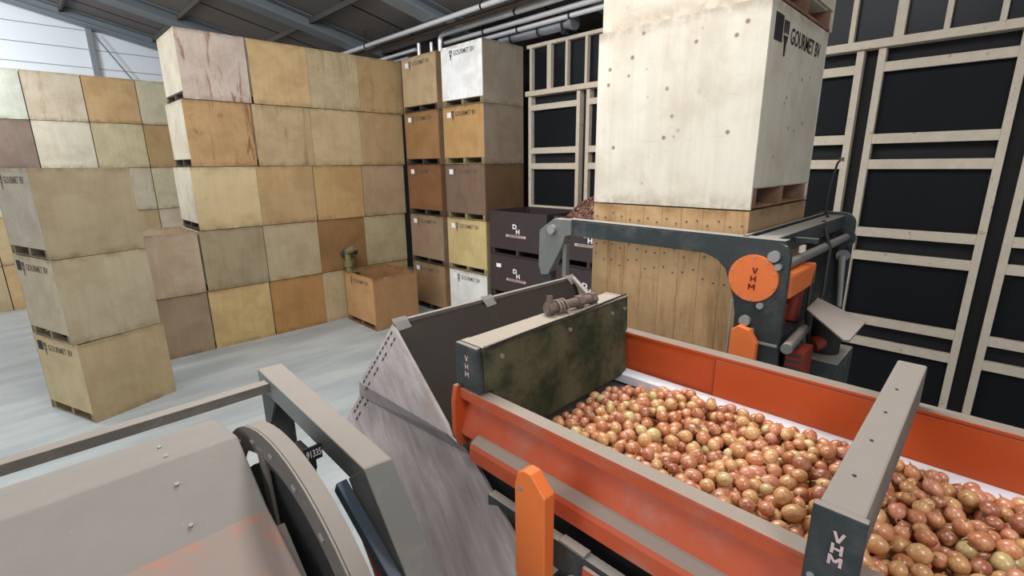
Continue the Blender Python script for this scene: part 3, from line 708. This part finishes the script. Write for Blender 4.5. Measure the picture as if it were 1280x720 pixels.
# ------------------------------------------------------------------ drum machine in the left foreground
G = thing('drum_machine','dust-covered drum machine with a wheel and bent grey frame in front','machine',(.2,1.6,0))
def hood(poly, x0, x1): return MB().prism([(x0,a,b) for a,b in poly],(x1-x0,0,0))
prof = [(1.93,2.80),(1.65,2.845),(1.43,2.69),(1.19,2.60),(1.10,2.35),(1.16,1.9),(1.9,1.9),(2.0,2.3)]
ob = hood(prof,-1.3,.37).build('hood_cover',[M['hood'],M['hood_worn']],G,.006,'dust-covered faceted hood, orange paint worn through low down')
for pl in ob.data.polygons:
    if abs(pl.normal.x) < .1 and pl.center.z+0 < 2.66 and pl.normal.y < -.2: pl.material_index = 1
q = MB()
for yy, zz in ((1.80,2.823),(1.69,2.84),(1.58,2.797),(1.47,2.72)):
    MB().disc((.18,yy,zz-.002),(0,-.4,.9),.006,.008,8).build('hood_bolt',M['bolt'],ob)
WR = MB().ring((.408,1.43,2.20),(1,0,0),.64,.70,.045).build('wheel_rim',M['dust'],G,0,'dusty wheel rim')
MB().ring((.40,1.43,2.20),(1,0,0),.615,.70,.006).build('wheel_flange',M['wheel'],WR,0,'dark wheel flange with bolts')
MB().disc((.42,1.43,2.20),(1,0,0),.56,.02,48).build('wheel_disc',M['rubber'],WR,0,'dark disc inside the wheel')
for k in range(6):
    a = math.radians(20+60*k); c_ = Vector((.404,1.43,2.20)); dd = Vector((0,math.cos(a),math.sin(a)))
    MB().bar(c_+dd*.08,c_+dd*.64,.06,.012,(1,0,0)).build('wheel_spoke',M['wheel'],WR,.003)
MB().tube([(.375,1.43,2.20),(.47,1.43,2.20)],.09,20).build('wheel_hub',M['frame'],WR)
for k in range(24):
    a = 2*math.pi*k/24; MB().bar((.397,1.43+.655*math.cos(a)-.012*math.sin(a),2.2+.655*math.sin(a)+.012*math.cos(a)),(.397,1.43+.655*math.cos(a)+.012*math.sin(a),2.2+.655*math.sin(a)-.012*math.cos(a)),.010,.005,(1,0,0)).build('wheel_bolt',M['bolt'],WR)
# bent frame member
zt = 2.72
top = [(.695,2.50,zt),(.810,2.49,zt),(.752,1.345,zt),(.652,1.36,zt)]
q = MB().prism([Vector(v) for v in top],(0,0,-.10)); q.build('frame_beam',M['frame_grey'],G,.006)
q = MB()
a0 = [Vector((.652,1.36,zt)),Vector((.752,1.345,zt)),Vector((.752,1.47,zt-.10)),Vector((.652,1.485,zt-.10))]
dn = Vector((0,-.62,-.78)); a1 = [v+dn*1.1 for v in a0]
q.add(a0+a1,[(0,1,2,3),(7,6,5,4),(0,4,5,1),(1,5,6,2),(2,6,7,3),(3,7,4,0)])
q.build('frame_leg',M['frame_grey'],G,.004)
MB().box(.68,.79,.72,.82,0,1.87).build('frame_foot',M['frame'],G,.004)
MB().box(.70,.80,2.38,2.47,0,2.62).build('frame_post',M['frame'],G,.006)
MB().prism([(.688,2.28,2.62),(.688,2.46,2.62),(.688,2.46,2.36)],(.012,0,0)).build('gusset',M['frame'],G)
MB().box(-1.6,.69,2.325,2.385,2.655,2.70).build('cross_bar',M['dust'],G,.003,'dusty flat cross bar')
MB().bar((.628,1.50,2.60),(.628,.75,2.19),.04,.05).build('inner_strut',simple('blue_grey_paint',lin(66,76,88),.5),G,.004)
MB().bar((.665,1.50,2.52),(.665,.95,1.80),.03,.03).build('orange_strut',M['orange'],G,.003)
MB().box(.56,.65,1.76,1.90,2.2,2.60).build('control_box',M['rubber'],G,.004)
NP = MB().box(.594,.664,1.72,1.727,2.595,2.655).build('number_plate',M['ink'],G)
q = MB(); put_text(q,'91335',.042,(.631,1.72,2.625),(1,0,0),(0,0,1),.02,.56); q.build('number',M['whiteprint'],NP)
MB().box(.60,.64,1.727,1.77,2.55,2.62).build('plate_bracket',M['rubber'],G)
MB().bar((.385,1.42,2.62),(.385,1.0,2.30),.02,.04,(1,0,0)).build('belt_guard',M['dust'],G,.002)
MB().box(.376,.40,1.30,1.36,2.45,2.53).build('orange_lug',M['orange_clean'],G,.003)
for xx in (-1.1,.25): MB().box(xx,xx+.06,1.5,1.56,0,1.9).build('leg',M['frame'],G,.004)

# ------------------------------------------------------------------ onions
def onion_mesh(seed, seg=14, rings=10, stripe=True):
    rr = random.Random(seed); el = rr.uniform(.95,1.25); q = MB(); vs = []; fs = []
    prof = []
    for i in range(1, rings):
        th = math.pi*i/rings; rad = math.sin(th)**.92; z = -math.cos(th)*el
        if th > 2.2: rad *= 1-.28*((th-2.2)/.94)**1.3; z += .16*((th-2.2)/.94)
        prof.append((rad, z))
    ph = rr.uniform(0,6)
    for (rad, z) in prof:
        for k in range(seg):
            a = 2*math.pi*k/seg; w = 1+.035*math.sin(2*a+ph)+.02*math.sin(3*a+z*2+ph)
            vs.append((rad*w*math.cos(a), rad*w*math.sin(a), z))
    n = len(prof)
    for i in range(n-1):
        for k in range(seg): fs.append((i*seg+k,i*seg+(k+1)%seg,(i+1)*seg+(k+1)%seg,(i+1)*seg+k))
    vs += [(0,0,-el*1.0),(0,0,prof[-1][1]+.05)]; b = len(vs)-2
    for k in range(seg): fs += [(b,(k+1)%seg,k),(b+1,(n-1)*seg+k,(n-1)*seg+(k+1)%seg)]
    q.add(vs, fs, True)
    s = MB(); zt_ = prof[-1][1]; bx = rr.uniform(-.3,.3); by = rr.uniform(-.3,.3); L = rr.uniform(.15,.6)
    s.tube([(0,0,zt_-.05),(bx*.2,by*.2,zt_+L*.4),(bx*.8,by*.8,zt_+L*.9),(bx,by,zt_+L)],[.22,.10,.07,.12],8)
    return q, s
def onion_mat(nm, from_obj):
    t = NT(nm)
    if from_obj: col = t.new('ShaderNodeObjectInfo').outputs['Color']
    else: col = t.new('ShaderNodeVertexColor', layer_name='tint').outputs['Color']
    v = t.obj()
    if from_obj:
        tc = t.new('ShaderNodeTexCoord'); sx = t.new('ShaderNodeSeparateXYZ'); t.link(tc.outputs['Object'], sx.inputs[0])
        an = t.math('ARCTAN2', sx.outputs['Y'], sx.outputs['X']); cb = t.new('ShaderNodeCombineXYZ')
        t.link(t.math('MULTIPLY', an, 3.0), cb.inputs[0]); t.link(t.math('MULTIPLY', sx.outputs['Z'], 6.0), cb.inputs[1])
        st = t.noise(cb.outputs[0], 1.6, 4, .6)
        n = t.noise(v, .9, 4)
    else:
        st = t.noise(v, 40, 3); n = t.noise(v, 28, 3)
    c = t.mix(t.ramp(st,.38,.68,0,.7), col, t.mix(1.0, col, (.68,.50,.42,1), 'MULTIPLY'))
    c = t.mix(t.ramp(n,.46,.68,0,.7), c, t.mix(.55, col, lin(238,206,154)))
    m = t.done(c, .36, 0, .5); t.b.inputs['Coat Weight'].default_value = .7; t.b.inputs['Coat Roughness'].default_value = .2
    return m
M['onion'] = onion_mat('onion_skin', True); M['onion_s'] = onion_mat('onion_skin_mass', False)
M['neck'] = simple('dry_onion_neck', lin(176,142,104), .8)

rr = random.Random(21)
X0, X1, Y0, Y1 = 1.15, 2.045, -.45, 1.225
def floor_z(x, y):
    z = 2.588
    # the heap is banked up along the middle
    return z
grid = {}; balls = []; CS = .06
def near(x, y):
    i, j = int(x//CS), int(y//CS)
    for a in (i-1,i,i+1):
        for b in (j-1,j,j+1):
            for k in grid.get((a,b),()): yield balls[k]
def top_at(x, y): return (2.74 if y < .9 else 2.74-.30*(y-.9))-max(0,x-1.86)*.30
fails = 0
while fails < 700 and len(balls) < 3200:
    rad = rr.choice((.019,.020,.0215,.0225,.023,.024,.025,.027)); best = None
    for k in range(9):
        x = rr.uniform(X0+rad, X1-rad); y = rr.uniform(Y0, Y1); z = floor_z(x,y)+rad
        for (bx,by,bz,br) in near(x,y):
            d2 = (x-bx)**2+(y-by)**2; s = (rad+br)*.95
            if d2 < s*s: z = max(z, bz+math.sqrt(s*s-d2))
        if best is None or z < best[2]: best = (x,y,z,rad)
    if best[2]+rad > top_at(best[0],best[1]): fails += 1; continue
    grid.setdefault((int(best[0]//CS),int(best[1]//CS)),[]).append(len(balls)); balls.append(best)
cpos = Vector((0,0,CAMH))
def exposure(i):
    x,y,z,rad = balls[i]; pr = project((x,y,z))
    if not pr or not (-25 < pr[0] < 1305 and -20 < pr[1] < 745): return 0
    c_ = Vector((x,y,z)); vis = 0; dv = (cpos-c_).normalized()
    for o_ in ((0,0,1),(.7,0,.5),(-.7,0,.5),(0,.7,.5),(0,-.7,.5),(0,0,0)):
        p_ = c_+Vector(o_)*rad*.8+dv*rad*.6; hit = False
        for (bx,by,bz,br) in near_wide(x,y):
            if (bx,by,bz) == (x,y,z): continue
            w = Vector((bx,by,bz))-p_; t_ = w.dot(dv)
            if t_ > 0 and (w-dv*t_).length < br: hit = True; break
        vis += not hit
    return vis/6*(rad*FPX/pr[2])**2
def near_wide(x, y):
    i, j = int(x//CS), int(y//CS)
    for a in range(i-2,i+2):
        for b in range(j-2,j+2):
            for k in grid.get((a,b),()): yield balls[k]
sc_ = sorted(((exposure(i), i) for i in range(len(balls))), reverse=True)
solo = [i for e_, i in sc_[:300] if e_ > 0]; solo_set = set(solo)
KINDS = [('copper-red onion in the conveyor heap',(208,138,98),36),('golden tan onion in the conveyor heap',(214,164,110),30),
         ('pinkish onion in the conveyor heap',(208,138,110),20),('pale yellow-green onion in the conveyor heap',(212,192,134),8),('dark reddish-brown onion in the conveyor heap',(168,102,76),10)]
bag = [k for k in range(5) for _ in range(KINDS[k][2])]
protos = []
for s in range(5):
    b, n_ = onion_mesh(s+1); mb = b.mesh('onion'); mb.materials.append(M['onion']); mn = n_.mesh('neck'); mn.materials.append(M['neck']); protos.append((mb, mn))
def orient(rr):
    # onions lie on their sides as a rule
    e_ = Matrix.Rotation(rr.uniform(0,6.283),4,'Z') @ Matrix.Rotation(rr.gauss(1.25,.45),4,'Y') @ Matrix.Rotation(rr.uniform(0,6.283),4,'Z')
    return e_
mass = MB(); tint = []
for i, (x,y,z,rad) in enumerate(balls):
    k = rr.choice(bag); lab, c_, _ = KINDS[k]; j = rr.randint(-12,12); col = lin(*[max(0,min(255,v+j)) for v in c_]); R_ = orient(rr)
    if i in solo_set:
        me, mn = protos[i % 5]
        o = bpy.data.objects.new('onion', me); COL.objects.link(o); o.color = col
        o.matrix_world = Matrix.Translation((x,y,z)) @ R_ @ Matrix.Scale(rad,4)
        tag(o, lab, 'onion', lab.replace(' onion in the conveyor heap',' onions on the belt'))
        c2 = bpy.data.objects.new('neck', mn); COL.objects.link(c2); c2.parent = o
    else:
        me = protos[i % 5][0]; MW = Matrix.Translation((x,y,z)) @ R_ @ Matrix.Scale(rad,4)
        mass.add([MW @ v.co for v in me.vertices], [tuple(p_.vertices) for p_ in me.polygons], True); tint += [col]*len(me.vertices)
om = mass.build('onion_mass', M['onion_s'])
at = om.data.attributes.new('tint','FLOAT_COLOR','POINT')
for i, c_ in enumerate(tint): at.data[i].color = c_
tag(om, 'the smaller and deeper onions filling the conveyor trough between the larger ones', 'onions', kind='stuff')

# ------------------------------------------------------------------ light
def area(name, loc, target, size, power, col=(1,1,1), sy=None):
    l = bpy.data.lights.new(name,'AREA'); l.energy = power; l.size = size; l.color = col
    if sy: l.shape = 'RECTANGLE'; l.size_y = sy
    o = bpy.data.objects.new(name, l); COL.objects.link(o); o.location = loc
    o.rotation_euler = (Vector(target)-Vector(loc)).to_track_quat('-Z','Y').to_euler()
    return o
area('hall_daylight', (-9,4,7.5), (4,6,1.5), 6, 740, (.95,.98,1), 10)
area('unseen_hall_light', (-1.5,12.5,8.3), (-1.5,13,0), 2.2, 400, (1,.99,.97), 6)
area('unseen_hall_light', (2.6,3.2,7.6), (2.6,4.6,0), 1.2, 360, (1,.98,.95), 5)
area('unseen_hall_light', (1.2,5.8,7.9), (3.6,11,1.5), 1.2, 330, (1,.98,.95), 4)  # added fill light, lifts the front faces of the tall crate wall
area('unseen_hall_light', (-1,-3,7.8), (2.0,1.5,1.5), 1.6, 190, (1,.98,.96), 3)
area('unseen_hall_light', (-2.5,16.5,8.6), (-1,21,7), 1.5, 480, (.93,.97,1), 6)  # added light without a fixture, brightens the white end wall
wd = bpy.data.worlds.new('hall_air'); S.world = wd; wd.use_nodes = True
bg = wd.node_tree.nodes['Background']; bg.inputs['Color'].default_value = (.86,.92,1,1); bg.inputs['Strength'].default_value = .55
S.view_settings.view_transform = 'Standard'; S.view_settings.look = 'None'; S.view_settings.gamma = 1; S.view_settings.exposure = 0
S.view_settings.use_curve_mapping = False
